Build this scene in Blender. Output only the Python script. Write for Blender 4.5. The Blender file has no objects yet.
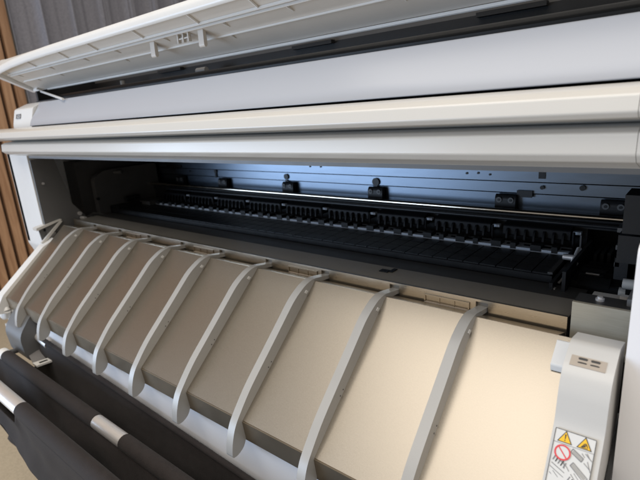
import bpy, bmesh, math, random
from mathutils import Vector, Matrix
random.seed(4)
scene = bpy.context.scene
COL = scene.collection
H = 1.08                      # height of the camera above the floor; shapes below use camera-height z
ROOT = Vector((-0.67, 0.65, 0.0))

# ---------------------------------------------------------------- materials
def mat(name, col, rough=0.5, metal=0.0, noise=0.04, nscale=30.0, bump=0.0, bscale=400.0, spec=0.5, rvar=0.08, stretch=None, coat=0.0):
    m = bpy.data.materials.new(name); m.use_nodes = True
    nt = m.node_tree; b = nt.nodes['Principled BSDF']
    b.inputs['Roughness'].default_value = rough
    b.inputs['Metallic'].default_value = metal
    b.inputs['Specular IOR Level'].default_value = spec
    b.inputs['Coat Weight'].default_value = coat
    tc = nt.nodes.new('ShaderNodeTexCoord')
    mp = nt.nodes.new('ShaderNodeMapping'); nt.links.new(tc.outputs['Object'], mp.inputs['Vector'])
    if stretch: mp.inputs['Scale'].default_value = stretch
    n = nt.nodes.new('ShaderNodeTexNoise'); n.inputs['Scale'].default_value = nscale; n.inputs['Detail'].default_value = 5
    nt.links.new(mp.outputs['Vector'], n.inputs['Vector'])
    r = nt.nodes.new('ShaderNodeMapRange'); r.inputs['To Min'].default_value = 1 - noise; r.inputs['To Max'].default_value = 1 + noise
    r.inputs['From Min'].default_value = .3; r.inputs['From Max'].default_value = .7
    nt.links.new(n.outputs['Fac'], r.inputs['Value'])
    mx = nt.nodes.new('ShaderNodeVectorMath'); mx.operation = 'SCALE'
    mx.inputs[0].default_value = col[:3]
    nt.links.new(r.outputs['Result'], mx.inputs['Scale'])
    nt.links.new(mx.outputs['Vector'], b.inputs['Base Color'])
    r2 = nt.nodes.new('ShaderNodeMapRange'); r2.inputs['To Min'].default_value = max(.03, rough - rvar); r2.inputs['To Max'].default_value = rough + rvar
    nt.links.new(n.outputs['Fac'], r2.inputs['Value']); nt.links.new(r2.outputs['Result'], b.inputs['Roughness'])
    if bump > 0:
        n2 = nt.nodes.new('ShaderNodeTexNoise'); n2.inputs['Scale'].default_value = bscale; n2.inputs['Detail'].default_value = 3
        nt.links.new(mp.outputs['Vector'], n2.inputs['Vector'])
        bp = nt.nodes.new('ShaderNodeBump'); bp.inputs['Strength'].default_value = bump; bp.inputs['Distance'].default_value = 0.001
        nt.links.new(n2.outputs['Fac'], bp.inputs['Height']); nt.links.new(bp.outputs['Normal'], b.inputs['Normal'])
    return m

M = {}
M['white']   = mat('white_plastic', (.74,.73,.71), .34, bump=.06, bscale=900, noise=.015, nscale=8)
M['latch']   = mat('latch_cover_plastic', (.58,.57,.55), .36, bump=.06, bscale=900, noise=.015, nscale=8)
M['lit_white']  = mat('lit_white_plastic', (.88,.88,.91), .4, noise=.01, nscale=8)  # brighter bluish copy of the white plastic, window light painted in
M['gloss']   = mat('gloss_cover_plastic', (.63,.608,.57), .24, noise=.012, nscale=6, bump=.03, bscale=700)
M['panel']   = mat('top_panel_window_tint', (.435,.45,.49), .26, noise=.012, nscale=3, metal=.0, rvar=.02)  # slight blue stands for the window reflection, mixed into the paint colour
M['lid_in']  = mat('lid_underside_plastic', (.55,.51,.46), .42, noise=.03, nscale=12)
M['tray']    = mat('champagne_painted_metal', (.40,.357,.30), .36, metal=1.0, bump=.07, bscale=1300, noise=.05, nscale=700, rvar=.06)
M['lip']     = mat('tray_edge_metal', (.27,.225,.17), .38, metal=.7, bump=.1, bscale=900)
M['strip']   = mat('brushed_bronze_strip', (.44,.385,.31), .30, metal=.9, noise=.06, nscale=60, stretch=(1,12,12))
M['champ']   = mat('champagne_plate', (.42,.38,.30), .40, metal=.35, noise=.05, nscale=50, stretch=(1,12,12))
M['deck']    = mat('taupe_deck_metal', (.27,.25,.22), .42, metal=.4, noise=.05, nscale=20)
M['deck2']   = mat('dark_deck_plastic', (.035,.034,.033), .45, noise=.08, nscale=20)
M['fin']     = mat('warm_grey_plastic', (.38,.368,.348), .32, noise=.015, bump=.05, bscale=900)
M['grey']    = mat('mid_grey_plastic', (.12,.118,.116), .45, noise=.03, bump=.08, bscale=700)
M['dgrey']   = mat('dark_grey_metal', (.055,.053,.052), .5, noise=.08, bump=.08, bscale=500)
M['black']   = mat('black_plastic', (.007,.007,.0075), .45, noise=.15, bump=.1, bscale=500, spec=.3)
M['jet']     = mat('jet_black_plastic', (.005,.005,.006), .5, noise=.15, spec=.15)
M['sheen']   = mat('black_sheen_plastic', (.012,.0125,.014), .38, noise=.2, nscale=60, spec=.35)
M['plate']   = mat('zinc_plate_window_tint', (.115,.14,.175), .33, metal=1.0, noise=.03, nscale=25, stretch=(1,6,6), rvar=.05)  # blue of the window's reflection is put into the base colour
M['chrome']  = mat('polished_rail_steel', (.62,.56,.48), .14, metal=1.0, noise=.03)
M['alu']     = mat('satin_aluminium', (.72,.69,.67), .42, metal=.6, noise=.03, nscale=40, stretch=(1,14,14))
M['strap']   = mat('grey_strap', (.16,.15,.145), .55, noise=.06, bump=.2, bscale=900)
M['stripw']  = mat('pale_platen_strip', (.42,.46,.52), .4, noise=.05)
M['ylw']     = mat('warning_yellow', (.85,.50,.03), .45, noise=.01)
M['ink']     = mat('print_ink', (.045,.043,.042), .5, noise=.01)
M['red']     = mat('prohibition_red', (.70,.06,.07), .5, noise=.01)
M['lgrey']   = mat('line_drawing_grey', (.20,.20,.21), .5, noise=.01)
M['paper']   = mat('sticker_paper', (.66,.655,.64), .4, noise=.01)
M['rec']     = mat('beige_recess', (.42,.36,.30), .5, noise=.03)

def cloth_mat(name, col, wscale=900):
    m = mat(name, col, .85, noise=.12, nscale=90, bump=.5, bscale=wscale, spec=.2)
    b = m.node_tree.nodes['Principled BSDF']
    b.inputs['Sheen Weight'].default_value = .04; b.inputs['Sheen Roughness'].default_value = .5
    return m
M['cloth'] = cloth_mat('charcoal_basket_cloth', (.029,.024,.023))
M['curt'] = cloth_mat('grey_curtain_cloth', (.26,.26,.30), 500); M['curt'].node_tree.nodes['Bump'].inputs['Strength'].default_value = .2

def wood():
    m = bpy.data.materials.new('oak_slat_veneer'); m.use_nodes = True; nt = m.node_tree; b = nt.nodes['Principled BSDF']
    tc = nt.nodes.new('ShaderNodeTexCoord'); mp = nt.nodes.new('ShaderNodeMapping'); mp.inputs['Scale'].default_value = (14, 14, .9)
    n = nt.nodes.new('ShaderNodeTexNoise'); n.inputs['Scale'].default_value = 5; n.inputs['Detail'].default_value = 8; n.inputs['Distortion'].default_value = .8
    cr = nt.nodes.new('ShaderNodeValToRGB')
    cr.color_ramp.elements[0].color = (.34,.18,.095,1); cr.color_ramp.elements[1].color = (.56,.34,.20,1)
    cr.color_ramp.elements[0].position = .3; cr.color_ramp.elements[1].position = .72
    nt.links.new(tc.outputs['Object'], mp.inputs['Vector']); nt.links.new(mp.outputs['Vector'], n.inputs['Vector'])
    nt.links.new(n.outputs['Fac'], cr.inputs['Fac']); nt.links.new(cr.outputs['Color'], b.inputs['Base Color'])
    b.inputs['Roughness'].default_value = .5
    return m
M['wood'] = wood()
M['felt'] = mat('dark_felt', (.07,.038,.022), .9, noise=.1)
M['carpet'] = mat('beige_carpet', (.46,.38,.27), .95, noise=.10, nscale=170, bump=.5, bscale=260, spec=.1)
M['plaster'] = mat('plaster', (.5,.48,.45), .8, noise=.04)

# ---------------------------------------------------------------- geometry helper
def fillet(pts, r, seg=4, closed=True):
    out = []; n = len(pts)
    for i, p in enumerate(pts):
        rr = r if not isinstance(r, (list, tuple)) else r[i]
        if rr <= 0 or (not closed and i in (0, n-1)): out.append(tuple(p)); continue
        a = Vector(pts[i-1]); b = Vector(p); c = Vector(pts[(i+1) % n])
        u = (a-b); v = (c-b); d = min(rr, u.length*.48, v.length*.48)
        u = b + u.normalized()*d; v = b + v.normalized()*d
        for k in range(seg+1):
            t = k/seg; q = (1-t)**2*u + 2*t*(1-t)*b + t*t*v
            out.append((q.x, q.y))
    return out

class MB:
    def __init__(s): s.bm = bmesh.new()
    def _fin(s, vs, mi, bev=0, seg=2):
        fs = {f for v in vs for f in v.link_faces}
        for f in fs: f.material_index = mi
        if bev:
            es = [e for e in {e for v in vs for e in v.link_edges} if len(e.link_faces) == 2 and e.calc_face_angle(0) > .6]
            bmesh.ops.bevel(s.bm, geom=es, offset=bev, segments=seg, affect='EDGES', profile=.5, material=-1, clamp_overlap=True)
    def prism(s, prof, x0, x1, mi=0, bev=0):
        a = [s.bm.verts.new((x0, y, z)) for y, z in prof]; b = [s.bm.verts.new((x1, y, z)) for y, z in prof]
        n = len(prof)
        for i in range(n):
            j = (i+1) % n; s.bm.faces.new((a[i], a[j], b[j], b[i]))
        s.bm.faces.new(a[::-1]); s.bm.faces.new(b)
        s._fin(a+b, mi, bev)
    def loft(s, prof, st, mi=0):
        rings = [[s.bm.verts.new((x, y+dy, z+dz)) for y, z in prof] for x, dy, dz in st]; n = len(prof)
        for A, B in zip(rings, rings[1:]):
            for i in range(n): s.bm.faces.new((A[i], A[(i+1) % n], B[(i+1) % n], B[i])).material_index = mi
        s.bm.faces.new(rings[0][::-1]).material_index = mi; s.bm.faces.new(rings[-1]).material_index = mi
    def box(s, x0, x1, y0, y1, z0, z1, mi=0, bev=.0008, tilt=0):
        s.prism([(y0, z0), (y1, z0), (y1, z1), (y0, z1)], x0, x1, mi, bev)
    def slab(s, pts, nrm, th, mi=0, bev=0):        # polygon of 3-D points given thickness along nrm
        nv = Vector(nrm).normalized()*th
        a = [s.bm.verts.new(Vector(p)) for p in pts]; b = [s.bm.verts.new(Vector(p)+nv) for p in pts]; n = len(pts)
        for i in range(n):
            j = (i+1) % n; s.bm.faces.new((a[i], a[j], b[j], b[i]))
        s.bm.faces.new(a[::-1]); s.bm.faces.new(b); s._fin(a+b, mi, bev)
    def tube(s, path, r, mi=0, n=14, cap=True):
        rings = []; P = [Vector(p) for p in path]
        for i, p in enumerate(P):
            d = (P[min(i+1, len(P)-1)] - P[max(i-1, 0)]).normalized()
            up = Vector((0,0,1)) if abs(d.z) < .9 else Vector((1,0,0))
            u = d.cross(up).normalized(); v = u.cross(d)
            rr = r[i] if isinstance(r, (list, tuple)) else r
            rings.append([s.bm.verts.new(p + u*rr*math.cos(2*math.pi*k/n) + v*rr*math.sin(2*math.pi*k/n)) for k in range(n)])
        for A, B in zip(rings, rings[1:]):
            for k in range(n): s.bm.faces.new((A[k], A[(k+1) % n], B[(k+1) % n], B[k])).material_index = mi
        if cap:
            s.bm.faces.new(rings[0][::-1]).material_index = mi; s.bm.faces.new(rings[-1]).material_index = mi
    def sheet(s, f, nu, nv, mi=0):
        g = [[s.bm.verts.new(f(i/nu, j/nv)) for j in range(nv+1)] for i in range(nu+1)]
        for i in range(nu):
            for j in range(nv): s.bm.faces.new((g[i][j], g[i+1][j], g[i+1][j+1], g[i][j+1])).material_index = mi
    def build(s, name, mats, parent=None, dz=H, solid=0, wn=True):
        bmesh.ops.recalc_face_normals(s.bm, faces=s.bm.faces)
        for f in s.bm.faces: f.smooth = True
        for e in s.bm.edges:
            if len(e.link_faces) == 2 and e.calc_face_angle(0) > .75: e.smooth = False
        me = bpy.data.meshes.new(name); s.bm.to_mesh(me); s.bm.free()
        for m in (mats if isinstance(mats, list) else [mats]): me.materials.append(M[m])
        o = bpy.data.objects.new(name, me); COL.objects.link(o)
        if solid:
            md = o.modifiers.new('thickness', 'SOLIDIFY'); md.thickness = solid; md.offset = 0
        if wn: o.modifiers.new('weighted', 'WEIGHTED_NORMAL').keep_sharp = True
        if parent is None: o.location = (0, 0, dz)
        elif parent.parent is None: o.parent = parent; o.location = Vector((0, 0, dz)) - parent.location
        else: o.parent = parent
        return o

def tag(o, label=None, cat=None, group=None, kind=None):
    for k, v in (('label', label), ('category', cat), ('group', group), ('kind', kind)):
        if v: o[k] = v
    return o
def copy_part(o, off):
    c = o.copy(); COL.objects.link(c); c.parent = o.parent; c.location = o.location + Vector(off); return c

# ---------------------------------------------------------------- the printer
pr = bpy.data.objects.new('wide_format_printer', None); COL.objects.link(pr); pr.location = ROOT
tag(pr, 'white wide format printer standing open with slanted bronze output tray, grey ribs and raised lid', 'printer')

XL, XR = -1.295, -0.042
# --- housings
m = MB()
m.prism(fillet([(.455,-.05),(.455,-.300),(.475,-.34),(.475,-.97),(.95,-.97),(.95,-.05)], .006), -1.42, -1.405, 0, .004)
m.prism(fillet([(.455,-.05),(.455,-.300),(.470,-.34),(.470,-.97),(.482,-.97),(.482,-.05)], .005), -1.4212, XL, 0, .003)
m.prism(fillet([(.482,-.03),(.486,.008),(.4965,.044),(.53,.058),(.545,.058),(.545,-.03)], .004), -1.42, -1.302, 0, .003)
m.box(-1.42,-1.405,.545,.95,-.05,.058,0,.003)
lh = m.build('side_housing', 'white', pr)
lh['label'] = 'white left side housing with a small grey mark'
m = MB()   # small illegible grey mark on the left housing's shoulder
for a, b, c, d in ((-1.402,-1.372,.030,.0325), (-1.402,-1.372,.0215,.024), (-1.402,-1.398,.0215,.0325), (-1.376,-1.372,.0215,.0325), (-1.391,-1.383,.0255,.0285)):
    yy = lambda z: .486 - .0012 + (z-.008)*.29
    m.slab([(a, yy(c), c), (b, yy(c), c), (b, yy(d), d), (a, yy(d), d)], (0,-1,0), .0004)
m.build('mark', 'lgrey', lh)
m = MB()
m.prism(fillet([(.432,-.125),(.425,-.35),(.425,-.97),(.95,-.97),(.95,-.125)], .01), XR, .16, 0, .007)
rh = m.build('side_housing', 'lit_white', pr); rh['label'] = 'white right side housing beside the tray'
# dark inner cheeks
m = MB()
m.prism([(.4575,-.078),(.512,-.078),(.534,-.2),(.56,-.236),(.56,-.262),(.4575,-.262)], -1.2945, -1.287, 0, .001)
m.prism([(.58,-.10),(.79,-.10),(.79,-.262),(.58,-.262)], -1.40, -1.335, 1, .001)
m.prism(fillet([(.60,-.145),(.63,-.128),(.79,-.128),(.79,-.26),(.60,-.26)], .012), -1.305, -1.285, 1, .0012)
m.tube([(-1.286,.474,-.137),(-1.283,.474,-.137)], .003, 2)
m.tube([(-1.286,.545,-.228),(-1.28,.545,-.228)], .005, 2)
m.tube([(-1.285,.548,-.240),(-1.262,.548,-.240)], .0045, 2)
m.tube([(-1.285,.60,-.20),(-1.28,.60,-.20)], .004, 3)
m.tube([(-1.29,.66,-.137),(-1.262,.67,-.137)], .005, 1)
m.box(-1.285,-1.24,.63,.70,-.262,-.225,3); m.box(-1.25,-1.2,.70,.75,-.25,-.222,1); m.tube([(-1.25,.66,-.21),(-1.25,.70,-.21)], .008, 3)
m.build('inner_cheek', ['grey','dgrey','alu','black'], pr)

# --- chassis: floor of the bay, rear wall, roof of the bay
m = MB()
m.box(XL, XR, .50, .90, -.34, -.262, 0); m.box(-1.42, .12, .83, .88, -.262, .05, 0)
m.box(-1.40, .10, .56, .83, -.084, -.078, 0)
m.box(-1.40, .10, .60, .86, .035, .045, 0)
m.build('chassis', ['black'], pr)
# rear zinc plate in folded bands with dark lines between
pl = MB()
for z0, z1, y in ((-.204,-.1635,.800), (-.1615,-.1445,.798), (-.1425,-.096,.796)):
    pl.prism([(y, z0),(y+.004, z0),(y+.004, z1),(y, z1)], -1.365, -.03, 0, .0006)
back = pl.build('rear_plate', ['plate'], pr)
def hole(x, z, r):
    m = MB(); m.tube([(x, .7945, z), (x, .7958, z)], r, 0, 14); m.build('plate_hole', ['black'], back)
for x, z, r in ((-.765,-.153,.0065), (-.522,-.155,.0080), (-1.018,-.148,.005), (-.155,-.149,.0042), (-.212,-.151,.0032), (-.335,-.132,.0020), (-.315,-.131,.0020), (-.69,-.128,.002), (-.66,-.128,.002), (-.295,-.133,.0018), (-1.13,-.15,.002), (-1.2,-.146,.002)):
    hole(x, z, r)
def slot(x0, x1, z0, z1, y0=.7945):
    m = MB(); m.box(x0, x1, y0, .7958, z0, z1, 0, .0004); m.build('plate_slot', ['black'], back)
slot(-1.235,-1.165,-.141,-.134); slot(-1.215,-1.185,-.146,-.1415); slot(-.218,-.208,-.137,-.124); slot(-.250,-.226,-.168,-.157,.794)
slot(-.768,-.762,-.168,-.160); slot(-.525,-.519,-.168,-.163); slot(-1.021,-1.015,-.164,-.153)
# roller brackets on the plate
br = MB(); cx = -.519
br.prism(fillet([(.786,-.195),(.7955,-.195),(.7955,-.164),(.790,-.164),(.786,-.170)], .003), cx-.0165, cx+.0165, 0, .002)
for s in (-1, 1):
    br.tube([(cx+s*.0095,.7845,-.1725),(cx+s*.0095,.7862,-.1725)], .0046, 1, 16); br.tube([(cx+s*.0095,.7838,-.1725),(cx+s*.0095,.785,-.1725)], .0022, 0, 10)
b0 = br.build('roller_bracket', ['black','dgrey'], pr)
for x in (-1.385+.03, -1.17, -.985, -.755, -.266, -.112): copy_part(b0, (x-cx, 0, 0))
# rail and what hangs below it
m = MB(); m.tube([(-1.36,.765,-.1855),(-.05,.765,-.1855)], .0042, 0, 14)
m.build('guide_rail', ['chrome'], pr)
m = MB(); m.box(-1.36,-.05,.772,.785,-.205,-.191,0); m.tube([(-1.2,.758,-.196),(-.10,.758,-.196)], .0028, 0, 10)
m.tube([(-1.34,.75,-.246),(-.16,.75,-.246)], .006, 0, 10); m.box(-1.34,-.14,.775,.80,-.262,-.20,0)
m.build('lower_beam', ['sheen'], pr)
pb = MB(); x = -.32
pb.prism(fillet([(.748,-.204),(.772,-.198),(.775,-.220),(.746,-.220)], .003), x-.052, x+.045, 0, .0012)
for k in range(7):
    xx = x-.046+k*.0135; pb.prism([(.741,-.212),(.746,-.208),(.744,-.222),(.739,-.224)], xx, xx+.003, 1, .0005)
for k in range(4):
    xx = x-.04+k*.026; pb.tube([(xx,.732,-.233),(xx+.012,.732,-.233)], .006, 1, 12)
pb.box(x+.047, x+.058, .752, .760, -.210, -.206, 2); pb.tube([(x+.05,.745,-.24),(x+.05,.745,-.205)], .002, 1, 8)  # pale box is a painted glint in the gap between blocks
p0 = pb.build('pinch_roller_block', ['jet','jet','stripw'], pr)
for k in range(-7, 2):
    if k: copy_part(p0, (k*.118, 0, 0))
# platen
m = MB()
m.prism(fillet([(.628,-.2335),(.718,-.2335),(.718,-.262),(.630,-.262),(.628,-.245)], 0), -1.275, -.15, 0, .001)
for k in range(47):                                   # raised pads with grooves between
    xx = -1.27+k*.0238
    for (ya, yb) in ((.632,.660),(.662,.688),(.690,.714)):
        m.box(xx, xx+.0222, ya, yb, -.2335, -.2318, 0, .0004)
m.box(-.156,-.150,.630,.716,-.2318,-.229,1)
plt = m.build('platen', ['sheen','dgrey'], pr)
m = MB(); m.box(-1.27,-.152,.7185,.745,-.262,-.2285,0)
st = m.build('pale_strip', ['stripw'], plt)
for w_, off in ((.008,.0292), (.015,0)):
    m = MB(); m.box(-1.255+off, -1.255+off+w_, .7175, .735, -.2315, -.2225, 0, .0015)
    f0 = m.build('feed_roller', ['black'], plt)
    for k in range(1, 19): copy_part(f0, (k*.0584, 0, 0))
# deck in front of the platen and bronze front strip
m = MB()
m.prism([(.527,-.2395),(.580,-.2400),(.580,-.262),(.527,-.262)], XL+.03, -.107, 0, .0008)
m.prism([(.5805,-.2405),(.622,-.2415),(.622,-.262),(.5805,-.262)], XL, -.107, 1, .0008)
m.prism([(.517,-.2165),(.546,-.2165),(.546,-.262),(.517,-.262)], -.1015, XR-.001, 1, .0008)
m.box(-.366,-.352,.556,.566,-.2402,-.2385,2); m.box(-.352,-.346,.560,.575,-.2402,-.2385,2)
m.tube([(-.080,.533,-.2165),(-.080,.533,-.2140)], .0042, 3); m.tube([(-.080,.533,-.2140),(-.080,.533,-.2120)], .0026, 3)
m.box(-.056,-.048,.53,.56,-.2165,-.209,4,.001)
m.prism([(.484,-.262),(.53,-.262),(.60,-.240),(.62,-.255),(.484,-.30)], -1.325, XL+.029, 4, .001)
m.build('deck', ['deck','deck2','black','alu','grey'], pr)
strip = MB()
# strip with real openings for the ribs: built from segments between the ribs
X0 = -1.160; RX = [X0+.12*k for k in range(9)]
zt, zb = -.2375, -.262
edges = [XL+.02] + [v for x in RX for v in (x-.0075, x+.0075)] + [-.107]
for a, b in zip(edges[0::2], edges[1::2]): strip.prism([(.5225,zt),(.5265,zt),(.5265,zb),(.5225,zb)], a, b, 0, .0008)
for x in RX:
    strip.prism([(.5225,zt),(.5265,zt),(.5265,zt-.003),(.5225,zt-.003)], x-.0075, x+.0075, 0)
strip.prism([(.4905,-.2442),(.518,-.2535),(.518,-.2565),(.4905,-.2480)], -1.262, -.1075, 0, .0005)
strip.prism([(.470,-.275),(.505,-.252),(.505,-.30),(.47,-.30)], -1.2935, -1.2635, 0, .0005)
strip.prism([(.5125,-.2145),(.5165,-.2145),(.5165,-.31),(.5085,-.31)], -.1015, XR-.001, 1, .0008)
fs = strip.build('front_strip', ['strip','champ'], pr)
m = MB(); w = .030
m.prism([(.5205,-.2435),(.5224,-.2435),(.5224,-.2452),(.5205,-.2452)], -w, w, 0, .0003)
m.prism([(.5205,-.2535),(.5224,-.2535),(.5224,-.2552),(.5205,-.2552)], -w, w, 1, .0003)
for q in (-w, w-.0015): m.box(q, q+.0015, .5206, .5224, -.2536, -.2451, 0, .0002)
for q in (-.010, .010): m.box(q, q+.001, .5214, .5224, -.2536, -.2451, 0, 0)
e0 = m.build('embossed_recess', ['strip','rec'], fs); e0.location = (-.985,0,0)
for xc in (-.735, -.485, -.245): copy_part(e0, (xc+.985,0,0))

# --- output tray
def P(s, h): return (.491 - 0.7632*s - 0.6461*h, -.2445 - 0.6461*s + 0.7632*h)
L = 0.2109
TL = -1.262
m = MB()
m.prism(fillet([P(0,0), P(L,0), (.3330,-.4105), (.344,-.411), P(L-.012,-.012), P(0,-.004)], [.0006,0,0,0,0,0]), TL, -.068, 0, 0)
tray = m.build('output_tray', ['tray'], pr)
m = MB()
m.prism([(.3286,-.3822),(.3317,-.4112),(.3328,-.4112),(.3302,-.3822)], TL, -.068, 0, 0)
m.build('front_lip', ['lip'], tray)
m = MB()     # white rim along the left side of the tray and pivoting joint below
m.prism(fillet([(.466,-.272),(.4330,-.2860),(.3240,-.3755),(.299,-.415),(.322,-.420),(.342,-.385),(.466,-.305)], .004), -1.291, TL-.0005, 0, .002)
m.build('side_rim', ['white'], tray)
m = MB()
m.prism(fillet([(.434,-.2420),(.495,-.2310),(.498,-.2340),(.434,-.2490)], .001), -1.305, -1.282, 0, .001)
m.prism([(.493,-.2345),(.498,-.2375),(.443,-.2850),(.438,-.2800)], -1.288, -1.281, 0, .001)
m.prism([(.442,-.246),(.489,-.237),(.445,-.277)], -1.296, -1.293, 1, .0003)
m.prism([(.453,-.249),(.459,-.248),(.459,-.254),(.453,-.255)], -1.293, -1.290, 2, .0003)
m.build('corner_bracket', ['gloss','grey','black'], tray)
# ribs
def rib():
    m = MB()
    out = [(.530,-.2475),(.513,-.2445),(.488,-.2405),(.472,-.2435),(.447,-.2565),(.403,-.2965),(.346,-.3475),(.3165,-.3830),(.3090,-.4050),(.3065,-.4235)]
    inn = [(.3150,-.4245),(.3262,-.4195),(.3325,-.4080),(.3320,-.3860),(.3450,-.3680),(.465,-.2670),(.484,-.2500),(.510,-.2500),(.530,-.2530)]
    prof = fillet(out+inn, [0,.004,.012,.012,.015,.02,.02,.02,.01,.004, .004,.006,.008,.004,.01,.02,.012,.01,0], 4)
    m.prism(prof, -.0060, .0060, 0, .0034)
    m.prism([(.474,-.2545),(.4705,-.2515),(.4665,-.2545),(.470,-.2575)], .0058, .0070, 1, .0005)  # small white tab stands in for a glint at the rib top
    for s_ in (.13, .138): 
        y, z = P(s_, .003); m.tube([(.0056,y,z),(.0063,y,z)], .0009, 2, 8)
    o = m.build('guide_rib', ['fin','white','dgrey'], tray, wn=False)
    return o
r0 = rib(); r0.location = (RX[0], 0, 0)
for x in RX[1:]: copy_part(r0, (x-RX[0], 0, 0))
# --- white body under the tray
m = MB()
m.prism(fillet([(.346,-.400),(.342,-.42),(.341,-.50),(.36,-.60),(.42,-.68),(.60,-.70),(.60,-.36),(.52,-.31)], [0,.01,.03,.05,.05,0,0,0]), -1.13, XR-.001, 0, .002)
bd = m.build('lower_body', ['lit_white'], pr)
m = MB()   # grey end of the body at left, with white joint ring
m.prism(fillet([(.33,-.40),(.300,-.44),(.305,-.50),(.36,-.52),(.44,-.5),(.44,-.34)], .015), -1.225, -1.135, 0, .006)
m.build('end_cap', ['grey'], bd)
m = MB()
m.tube([(-1.300+.035*math.cos(t*.7)+.0, .325, -.415+.022*math.sin(t*.7)) for t in range(10)], .008, 0, 10)
m.box(-1.335,-1.25,.333,.352,-.45,-.385,0,.004); m.box(-1.29,-1.22,.32,.345,-.50,-.452,0,.006)
m.build('tray_joint', ['white'], bd)
# legs of the stand so the printer stands on the floor
for xa in (-1.36, -.03):
    m = MB()
    m.box(xa, xa+.07, .62, .74, -1.00, -.9, 0, .004); m.box(xa, xa+.07, .30, 1.02, -1.03, -.995, 0, .006)
    st_ = m.build('stand_leg', ['white'], pr)
    for y in (.34, .98):
        m = MB(); m.tube([(xa+.015,y,-1.052),(xa+.055,y,-1.052)], .0275, 0, 20); m.build('castor', ['black'], st_)

# --- latch box at the right of the tray
bx0, bx1 = -.0845, -.0465
m = MB()
prof = fillet([(.462,-.222),(.432,-.2165),(.405,-.2320),(.3975,-.2480),(.3925,-.2700),(.3905,-.2760),(.364,-.3150),(.318,-.372),(.300,-.43),(.345,-.43),(.345,-.385),(.46,-.30)],
              [.004,.005,.008,.006,.006,.004,.012,.01,.006,0,0,.002], 5)
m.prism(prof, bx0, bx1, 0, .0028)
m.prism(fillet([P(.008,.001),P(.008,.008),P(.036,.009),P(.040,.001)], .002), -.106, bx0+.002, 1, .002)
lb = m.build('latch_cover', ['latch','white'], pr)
lb['label'] = 'white latch cover with warning sticker'
m = MB()   # dark gap between latch cover and housing
m.prism([(.51,-.26),(.335,-.40),(.36,-.43),(.52,-.30)], bx1+.0005, XR-.0002, 0)
m.build('side_gap', ['black'], pr)
m = MB(); m.tube([(bx1,.47,-.243),(XR,.47,-.243)], .004, 0, 12); m.build('hinge_pin', ['gloss'], pr)
# vent plaque on its upper face : plane from (.432,-.2165) to (.405,-.232)
def V(x, t, h=0):
    a = Vector((.432,-.2165)); b = Vector((.405,-.2320)); d = b-a; n = Vector((d.y, -d.x)).normalized()
    if n.y < 0: n = -n
    q = a + d*t + n*h; return (x, q.x, q.y)
m = MB()
nv = (0, -.498, .867)
m.slab([V(-.0800,.50,.0001), V(-.0530,.50,.0001), V(-.0530,.83,.0001), V(-.0800,.83,.0001)], nv, .0003, 0)
for xa in (-.0745, -.0650):
    for t0, t1 in ((.54,.61), (.68,.72)):
        m.slab([V(xa,t0+.02,.0004), V(xa+.0012,t0,.0004), V(xa+.0062,t0,.0004), V(xa+.0074,t0+.02,.0004), V(xa+.0068,t1,.0004), V(xa+.0006,t1,.0004)], nv, .0003, 1)
m.build('vent_plaque', ['rec','ink'], lb)
# warning sticker : follows the sloping front face
def S(u, v, h=0):     # u 0..1 across, v downwards in units of sticker width
    a = Vector((.3880,-.2797)); b = Vector((.364,-.3150)); c = Vector((.318,-.372))
    w = .0305; s = v*w; l1 = (b-a).length
    if s < l1: q = a + (b-a)*(s/l1); d = (b-a).normalized()
    else: q = b + (c-b).normalized()*(s-l1); d = (c-b).normalized()
    n = Vector((d.y, -d.x)); n = -n if n.y < 0 else n
    q = q + n*(h+.0012); return Vector((-.0818 + u*w, q.x, q.y))
m = MB()
def poly(pts, mi, h, th=.00012):
    m.slab([S(u, v, h) for u, v in pts], (0,-.72,.69), th, mi)
def line(p, q, w, mi, h):
    p = Vector(p); q = Vector(q); d = (q-p); d.normalize(); n = Vector((-d.y, d.x))*w/2
    poly([p-n, q-n, q+n, p+n], mi, h)
poly([(0,0),(1,0),(1,.86),(0,.86)], 0, 0); poly([(0,.86),(1,.86),(1,1.7),(0,1.7)], 0, 0)
for a, b in (((0,0),(1,0)), ((0,0),(0,1.7)), ((1,0),(1,1.7)), ((0,1.7),(1,1.7))): line(a, b, .014, 1, .0003)
line((0,.36),(1,.36), .008, 4, .0003)
def tri(cx, cy, r, mi, h): poly([(cx+r*math.sin(a), cy-r*math.cos(a)) for a in (0, 2*math.pi/3, 4*math.pi/3)], mi, h)
tri(.27,.215,.215,1,.0003); tri(.27,.217,.175,2,.0005)
tri(.75,.215,.215,1,.0003); tri(.75,.217,.175,2,.0005)
poly([(.252,.10),(.288,.10),(.278,.225),(.262,.225)], 1, .0007); poly([(.257,.245),(.283,.245),(.283,.272),(.257,.272)], 1, .0007)
line((.68,.27),(.78,.24), .03, 1, .0007); line((.70,.235),(.80,.20), .02, 1, .0007); line((.72,.20),(.78,.17), .02, 1, .0007); line((.78,.17),(.83,.26), .02, 1, .0007); line((.66,.285),(.84,.285), .012, 1, .0007)
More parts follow.
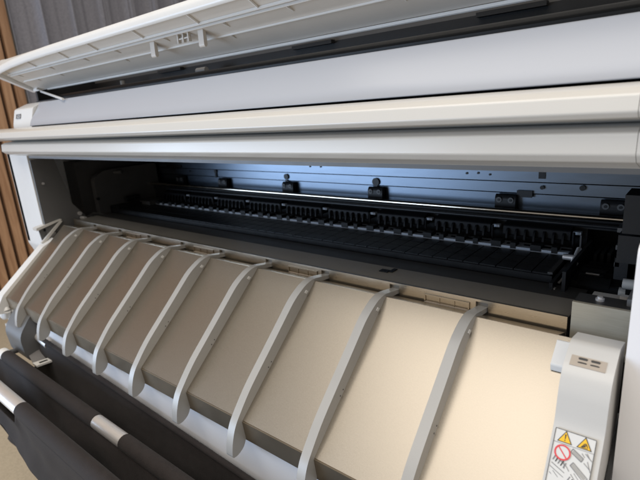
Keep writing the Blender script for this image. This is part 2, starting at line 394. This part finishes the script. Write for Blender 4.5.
# grey line drawing of the rollers and paper
for a, b, w in (((.50,.40),(.78,.56),.012),((.46,.50),(.74,.66),.012),((.78,.56),(.74,.66),.012),((.50,.40),(.46,.50),.012),
                ((.56,.74),(.95,1.02),.012),((.50,.84),(.86,1.12),.012),((.95,1.02),(.86,1.12),.012),((.56,.74),(.50,.84),.012),
                ((.80,.42),(.98,.56),.01),((.84,.40),(.92,.52),.01),((.72,.44),(.80,.52),.01),((.88,.60),(.98,.84),.01),((.80,.66),(.96,.78),.01),
                ((.05,.92),(.40,1.08),.012),((.02,1.02),(.40,1.20),.012),((.12,.72),(.42,.90),.01),((.42,.90),(.50,1.0),.012),((.34,.80),(.38,.98),.01),
                ((.04,1.18),(.36,1.46),.012),((.12,1.12),(.50,1.44),.012),((.55,1.05),(.80,1.30),.012),((.62,1.00),(.92,1.30),.01),((.5,1.5),(.9,1.62),.012),((.1,1.5),(.4,1.64),.012)):
    line(a, b, w*1.5, 4, .0003)
for k in range(5):
    line((.12+.07*k,.70+.03*k),(.07+.07*k,.84+.03*k), .026, 1 if k % 2 else 4, .0005)
    line((.55+.07*k,1.12+.035*k),(.49+.07*k,1.26+.035*k), .026, 1 if k % 2 else 4, .0005)
poly([(.52,.42),(.76,.56),(.73,.64),(.49,.50)], 3+2, .0002); poly([(.56,.77),(.92,1.02),(.86,1.09),(.52,.84)], 5, .0002)
# prohibition ring
N = 28; cxr, cyr, ro, ri = .27, .585, .205, .165
poly([(cxr+ro*math.cos(2*math.pi*k/N), cyr+ro*math.sin(2*math.pi*k/N)) for k in range(N)], 0, .0006)
for k in range(N):
    a, b = 2*math.pi*k/N, 2*math.pi*(k+1)/N
    poly([(cxr+ro*math.cos(a), cyr+ro*math.sin(a)), (cxr+ro*math.cos(b), cyr+ro*math.sin(b)), (cxr+ri*math.cos(b), cyr+ri*math.sin(b)), (cxr+ri*math.cos(a), cyr+ri*math.sin(a))], 3, .0009)
line((cxr-.12, cyr-.13), (cxr+.12, cyr+.13), .03, 3, .0008)
m.build('warning_sticker', ['paper','ink','ylw','red','lgrey','fin'], lb, wn=False)

# --- front cover : two overlapping rounded mouldings
CR = -.0490
up = fillet([(.474,-.0010),(.428,-.0035),(.4145,-.0088),(.4110,-.0215),(.4170,-.0256),(.452,-.0310),(.474,-.0310)], [0,.006,.0018,.002,.002,0,0], 5)
lo = fillet([(.478,-.0316),(.450,-.0312),(.4310,-.0335),(.4235,-.0370),(.4215,-.0530),(.4290,-.0595),(.4560,-.0672),(.478,-.0760)], [0,.006,.0018,.002,.002,.002,.002,0], 5)
m = MB(); m.prism(up, -1.50, CR, 0, .0005); m.prism(up, CR+.0004, .14, 0, .0006)
fc = m.build('front_cover', ['gloss'], pr); fc['label'] = 'long off-white rounded front cover rail, upper moulding'
m = MB(); m.prism(lo, -1.345, CR, 0, .0005); m.prism(lo, CR+.0004, .14, 0, .0006)
m.build('lower_moulding', ['gloss'], fc)
m = MB(); m.prism([(.4585,-.0676),(.555,-.079),(.555,-.083),(.4585,-.0730)], -1.294, .12, 0, .0006)
m.prism([(.479,-.002),(.60,-.002),(.60,-.07),(.479,-.07)], -1.30, .14, 1)
m.build('cover_liner', ['grey','dgrey'], fc)
# --- upper panel
m = MB()
m.prism(fillet([(.4800,.0012),(.4840,.0130),(.5140,.0553),(.5300,.0560),(.5300,.040),(.50,.0012)], [.002,.01,.002,0,0,0]), -1.3005, .14, 0, .0008)
tp = m.build('top_panel', ['panel'], pr); tp['label'] = 'pale satin panel under the open lid'
# --- paper bay behind: dark
m = MB()
m.box(-1.40,.14,.545,.56,.03,.062,0); m.tube([(-1.38,.60,.060),(.1,.60,.060)], .016, 0, 20)
m.prism([(.70,.05),(.70,.102),(.73,.102),(.73,.05)], -1.40, .14, 0, .001); m.prism([(.702,.1022),(.702,.120),(.73,.128),(.73,.1022)], -1.38, .14, 1, .001)
m.prism([(.55,.05),(.55,.087),(.72,.120),(.72,.05)], -1.404, -1.395, 0, .001)
for xa in (-1.05, -.62, -.28): m.box(xa, xa+.09, .690, .7005, .098, .104, 0)
m.tube([(-1.16,.66,.07),(-1.16,.66,.092)], .006, 2, 10); m.tube([(-.86,.66,.085),(-.83,.66,.085)], .006, 2, 10)
m.build('upper_bay', ['black','dgrey','grey'], pr)

# --- raised lid
A = Vector((.4865,.1440)); B = Vector((.580,.0935)); d = (B-A).normalized(); n = Vector((-d.y, d.x)); n = n if n.y > 0 else -n
def Q(t, h): q = A + (B-A)*t + n*h; return (q.x, q.y)
lx0, lx1 = -1.462, .14
m = MB()
m.prism(fillet([Q(-.03,.0),Q(1.0,.0),Q(1.03,.012),Q(.95,.026),Q(-.02,.024)], .004), lx0+.004, lx1, 0, .0)
lid = m.build('top_cover', ['lid_in'], pr); lid['label'] = 'raised lid seen from below'
m = MB()
rp = fillet([Q(-.09,-.004),Q(-.035,-.006),Q(-.025,.002),Q(-.02,.0190),Q(-.10,.0150),Q(-.125,.005)], .004, 5)
m.loft(rp, [(lx0,.0,-.018),(lx0+.03,0,-.0125),(lx0+.07,0,-.0085),(lx0+.13,0,-.0045),(lx0+.22,0,-.0015),(lx0+.34,0,0),(lx1,0,0)])
m.prism([Q(.985,-.0045),Q(1.005,-.0045),Q(1.005,-.0002),Q(.985,-.0002)], lx0+.01, lx1, 0, .0008)
m.prism(fillet([Q(-.02,-.010),Q(1.02,-.006),Q(1.05,.012),Q(.90,.045),Q(.10,.040)], .006), lx0-.020, lx0-.001, 0, .003)
m.build('rim', ['white'], lid)
for t, hh in ((.20,.0045), (.265,.0045), (.56,.003)):
    m = MB(); m.prism([Q(t,-hh),Q(t+.012,-hh),Q(t+.012,-.0002),Q(t,-.0002)], lx0+.03, lx1, 0, .0004); m.build('long_rib', ['white'], lid)  # ribs whiter than the lid: light along them is put into the colour
def crossrib(ta, tb, ha, hb):
    m = MB(); m.prism([Q(ta,-ha),Q(tb,-hb),Q(tb,-.0002),Q(ta,-.0002)], 0, .0014, 0, .0003)
    o = m.build('cross_rib', ['white'], lid); return o  # short ribs get the same painted-in light
kinds = [crossrib(-.02,.195,.003,.003), crossrib(.29,.42,.004,.001), crossrib(.575,.68,.003,.0006)]
x = lx0+.06; k = 0
kinds[0].location = (x-.02,0,0); kinds[1].location = (x+.01,0,0); kinds[2].location = (x+.05,0,0)
while x < -.10:
    x += .150 + .022*math.sin(k*2.3); k += 1
    for q, dx in enumerate((0, .045)): 
        c = copy_part(kinds[q], (0,0,0)); c.location = (x+dx, 0, 0)
    if k % 2: c = copy_part(kinds[2], (0,0,0)); c.location = (x+.03, 0, 0)
hk = MB()
qa = Q(.33,.002); hk.prism(fillet([qa,(qa[0]-.001,qa[1]-.026),(qa[0]+.002,qa[1]-.029),(qa[0]+.006,qa[1]-.026),Q(.39,.002)], .002), -.0065, .0065, 0, .0022)
h0 = hk.build('hook', ['lid_in'], lid); h0.location = (-.792,0,0); copy_part(h0, (.137,0,0))
hk = MB()
for xa in (-.700, -.714, -.686): qa = Q(.30,.002); hk.prism([qa,(qa[0],qa[1]-.017),(qa[0]+.006,qa[1]-.017),Q(.36,.002)], xa, xa+.0025, 0, .0003)
qa = Q(.30,.002); hk.prism([(qa[0]+.001,qa[1]-.010),(qa[0]+.001,qa[1]-.012),(qa[0]+.005,qa[1]-.012),(qa[0]+.005,qa[1]-.010)], -.716, -.682, 0, .0004)
hk.build('catch', ['lid_in'], lid)

m = MB()
m.tube([(lx0+.012, .573, .094), (-1.15, .505, .0535)], .0028, 0, 10); m.tube([(lx0+.006,.572,.094),(lx0+.028,.572,.094)], .006, 0, 12)
m.build('lid_stay', ['white'], lid)

# --- right side of the bay: carriage parking unit
m = MB()
m.box(-.074,-.045,.57,.62,-.185,-.155,0,.003); m.box(-.070,-.045,.56,.60,-.150,-.110,0,.003); m.box(-.079,-.045,.60,.66,-.215,-.19,0,.003)
m.prism(fillet([(.60,-.13),(.63,-.118),(.74,-.118),(.74,-.24),(.60,-.24)], .006), -.066, -.044, 1, .003)
m.box(-.130,-.075,.63,.70,-.262,-.235,1,.002); m.box(-.122,-.095,.64,.67,-.235,-.229,0,.002); m.box(-.115,-.100,.645,.648,-.2292,-.2282,2,.0003)
m.box(-.132,-.128,.60,.75,-.262,-.215,1,.001); m.box(-.146,-.142,.60,.70,-.262,-.232,1,.001)
m.prism([(.548,-.2215),(.572,-.2225),(.572,-.240),(.548,-.240)], -.092, -.060, 4, .001)
m.tube([(-.068,.59,-.215),(-.052,.59,-.215)], .006, 4, 12); m.box(-.066,-.050,.56,.566,-.222,-.2185,2,.0006)
for k in range(3): m.box(-.0795,-.0745,.60,.60+.02,-.200+.02*k,-.195+.02*k,3,.0006)
for k in range(4): m.prism([(.62+.02*k,-.236),(.63+.02*k,-.228),(.634+.02*k,-.228),(.628+.02*k,-.236)], -.120, -.085, 1, .0006)
m.box(-.138,-.136,.715,.72,-.262,-.200,3,.0005); m.tube([(-.150,.68,-.222),(-.135,.68,-.222)], .004, 2, 10); m.tube([(-.135,.67,-.225),(-.135,.70,-.215)], .0035, 2, 10)
m.box(-.144,-.140,.604,.609,-.262,-.240,2,.001); m.box(-.158,-.150,.606,.609,-.258,-.255,2,.0006); m.tube([(-.140,.62,-.238),(-.128,.66,-.222)], .0015, 2, 8)
m.tube([(-.074,.615,-.236),(-.064,.615,-.236)], .007, 4, 12)
for k in range(6): m.box(-.118+.008*k, -.114+.008*k, .705, .74, -.262, -.222+.002*(k % 3), 1, .001)
m.build('parking_unit', ['black','black','alu','dgrey','fin'], pr)

# ---------------------------------------------------------------- basket
bk = bpy.data.objects.new('catch_basket', None); COL.objects.link(bk); bk.location = (-.6, .26, 0)
tag(bk, 'dark grey cloth catch basket with silver rods hanging below the printer tray', 'basket')
def rod(y, z, x0, x1, gap, rs=.0118):
    m = MB(); m.tube([(x0, y, z), (x1, y, z)], .0100, 0, 20); m.tube([(gap[0]-.001, y, z), (gap[1]+.001, y, z)], .0120, 0, 20)
    o = m.build('rod', ['alu'], bk)
    m = MB(); m.tube([(x0+.012, y, z), (gap[0], y, z)], rs+.001, 0, 20); m.tube([(gap[1], y, z), (x1, y, z)], rs+.001, 0, 20)
    m.build('sleeve', ['cloth'], o)
    m = MB(); m.tube([(x0-.012, y, z), (x0+.013, y, z)], rs+.0005, 0, 16); m.build('end_cap', ['white'], o)
rod(.280,-.487, -1.19, .10, (-.762,-.672))
rod(.200,-.447, -1.10, .10, (-1.03,-.842))
def wob(x, z): return .005*math.sin(9*x+3*z) + .0035*math.sin(23*x-31*z+1) + .002*math.sin(41*x+57*z) + .0008*math.sin(110*x-60*z)
def pocket(y0, z0, y1, z1, depth, xl, notch=None):
    m = MB()
    def f(u, v):
        # v 0 = back rod, 1 = front rod ; U-shaped drop between them
        a = math.pi*v; drop = depth*math.sin(a)**.55 if 0 < v < 1 else 0
        y = y0 + (y1-y0)*(.5-.5*math.cos(a)); z = z0 + (z1-z0)*v - drop
        left = xl + .95*drop + .25*drop*drop
        x = left + (.10-left)*u
        return (x, y + wob(x, z)*min(1, drop*8), z + .3*wob(z, x)*min(1, drop*8))
    m.sheet(f, 70, 44)
    return m.build('cloth', ['cloth'], bk, solid=.0016, wn=False)
# rear sheet edge is slightly higher at the left
m = MB()
def fr(u, v):
    x = -1.10 + 1.20*u; zt_ = -.445 - .046*(x+1.08)
    z = zt_ - v*.36; xx = x - .30*v*(1-u)
    y = .330 - .05*v**2 + wob(x, z)*min(1, v*4)
    return (xx, y, z)
m.sheet(fr, 70, 24); m.build('cloth', ['cloth'], bk, solid=.0016, wn=False)
m = MB(); m.tube([(-1.10,.330,-.444),(.10,.330,-.445-.046*1.18)], .0045, 0, 10); m.build('hem', ['cloth'], bk)
pocket(.325,-.62, .272,-.62, .14, -1.12)
m = MB()
def mid(u, v):
    z = -.495 - .155*v; left = -1.36 + .10*v; x = left + (.10-left)*u
    z -= .02*max(0, -1.19-x)/.1
    return (x, .272 - .012*math.sin(math.pi*v) + wob(x, z)*min(1, v*5), z)
m.sheet(mid, 70, 20); m.build('cloth', ['cloth'], bk, solid=.0016, wn=False)
m = MB()
def hem(x): return -.520 - .22*max(0, x+.96) - .10*max(0, x+.8)
def front(u, v):
    left = -1.085; x = left + (.10-left)*u; top = -.450
    if x < -.842: top -= .022*min(1, (-.842-x)/.012)*(1 if x > -1.03 else 0)
    z = top + (hem(x)-top)*v
    return (x, .1885 + .006*math.sin(math.pi*v) + .5*wob(x, z)*min(1, v*5), z)
m.sheet(front, 160, 24); m.build('cloth', ['cloth'], bk, solid=.0016, wn=False)
m = MB()
def bottom(u, v):     # cloth floor of the front pocket
    left = -1.33; x = left + (.10-left)*u
    return (x, .191 + .081*v, hem(x)*(1-v) + (-.645)*v - .02*math.sin(math.pi*v))
m.sheet(bottom, 60, 16); m.build('cloth', ['cloth'], bk, solid=.0016, wn=False)
# strap with buckle at the left end
m = MB()
m.slab([(-1.215,.318,-.470),(-1.195,.345,-.470),(-1.085,.330,-.497),(-1.10,.305,-.500)], (0,0,1), .003, 0, .001)
sp = m.build('strap', ['strap'], bk)
m = MB(); m.slab([(-1.098,.302,-.4945),(-1.082,.334,-.4905),(-1.058,.334,-.489),(-1.076,.302,-.4945)], (0,0,1), .004, 0, .0012)
m.slab([(-1.084,.310,-.4895),(-1.077,.324,-.4875),(-1.071,.324,-.4870),(-1.078,.310,-.4890)], (0,0,1), .0012, 1)
m.build('buckle', ['gloss','black'], sp)
m = MB(); m.tube([(-1.15,.338,-.452),(-1.08,.336,-.458)], .009, 0, 14); m.build('rod_stub', ['alu'], bk)
# side arms that carry the rods from the printer stand
m = MB(); m.tube([(.11,.20,-.447),(.11,.28,-.487),(.11,.47,-.55)], .008, 0, 12); m.build('arm', ['grey'], bk)
m = MB(); m.tube([(-1.195,.28,-.487),(-1.21,.34,-.50),(-1.32,.49,-.56)], .006, 0, 12)
m.build('arm', ['grey'], bk)

# ---------------------------------------------------------------- surroundings
m = MB(); m.box(-3.75, 2.2, -3.2, 3.6, -H-.05, -H, 0, 0); tag(m.build('floor', ['carpet'], wn=False), kind='structure')
m = MB(); m.box(-3.70,-3.55,-1.16,3.6,-H+.001,2.35,0,0); tag(m.build('wall', ['plaster'], wn=False), kind='structure')
m = MB(); m.box(-3.548,-3.535,-1.12,1.318,-H+.002,2.33,1,0)
y = -1.10
while y < 1.29:
    m.box(-3.535,-3.505,y,y+.050,-H+.004,2.32,0,.0015); y += .0715
tag(m.build('slat_panel', ['wood','felt'], wn=False), 'brown vertical wood slat panel on the wall left of the printer', 'wall panel')
m = MB()
def cur(u, v):
    y = 1.305 + 1.95*u; ph = y*2*math.pi/.205
    w = .035*math.sin(ph + .5*math.sin(y*5)) + .012*math.sin(ph*2.1+.8) + .004*math.sin(ph*5.3 + v*3)
    return (-3.45 + w*(.85+.15*v), y + .015*math.cos(ph), -H+.03 + (2.28+H-.03)*v)
m.sheet(cur, 420, 30); tag(m.build('curtain', ['curt'], solid=.003, wn=False), 'grey pleated cloth curtain hanging behind the raised lid', 'curtain')

# ---------------------------------------------------------------- lights
w = bpy.data.worlds.new('World'); scene.world = w; w.use_nodes = True
w.node_tree.nodes['Background'].inputs[0].default_value = (1,.95,.88,1); w.node_tree.nodes['Background'].inputs[1].default_value = .36
def area(name, loc, target, sx, sy, power, col):
    l = bpy.data.lights.new(name, 'AREA'); l.shape = 'RECTANGLE'; l.size = sx; l.size_y = sy; l.energy = power; l.color = col
    o = bpy.data.objects.new(name, l); COL.objects.link(o); o.location = (loc[0], loc[1], loc[2]+H)
    dd = Vector(target) - Vector(loc); o.rotation_euler = dd.to_track_quat('-Z', 'Y').to_euler(); return o
area('ceiling_light', (-.15,-.75,2.35), (-.15,-.74,0), 3.7, 3.2, 94, (1,.94,.86))
area('window_light', (-3.42,-2.3,-.30), (-.6,.0,-.3), 3.6, 1.5, 125, (.56,.74,1))

# ---------------------------------------------------------------- camera
cam = bpy.data.cameras.new('camera'); co = bpy.data.objects.new('camera', cam); COL.objects.link(co)
R = ((0.77234569,0.1168254,-0.62436685),(0.63094603,-0.25469703,0.73282776),(-0.07341149,-0.95993815,-0.27042468))
# columns: image right, image down, forward (rows: world x, y, z)
mw = Matrix(((R[0][0], -R[0][1], -R[0][2], 0), (R[1][0], -R[1][1], -R[1][2], 0), (R[2][0], -R[2][1], -R[2][2], H), (0,0,0,1)))
co.matrix_world = mw
cam.sensor_width = 36; cam.lens = 481/640*36; cam.clip_start = .01; cam.clip_end = 50
cam.dof.use_dof = True; cam.dof.focus_distance = .60; cam.dof.aperture_fstop = 9
scene.camera = co
scene.view_settings.view_transform = 'Standard'; scene.view_settings.look = 'None'; scene.view_settings.exposure = 0.16; scene.view_settings.gamma = 1
scene.render.engine = 'CYCLES'
scene.render.resolution_x = 1024; scene.render.resolution_y = 768
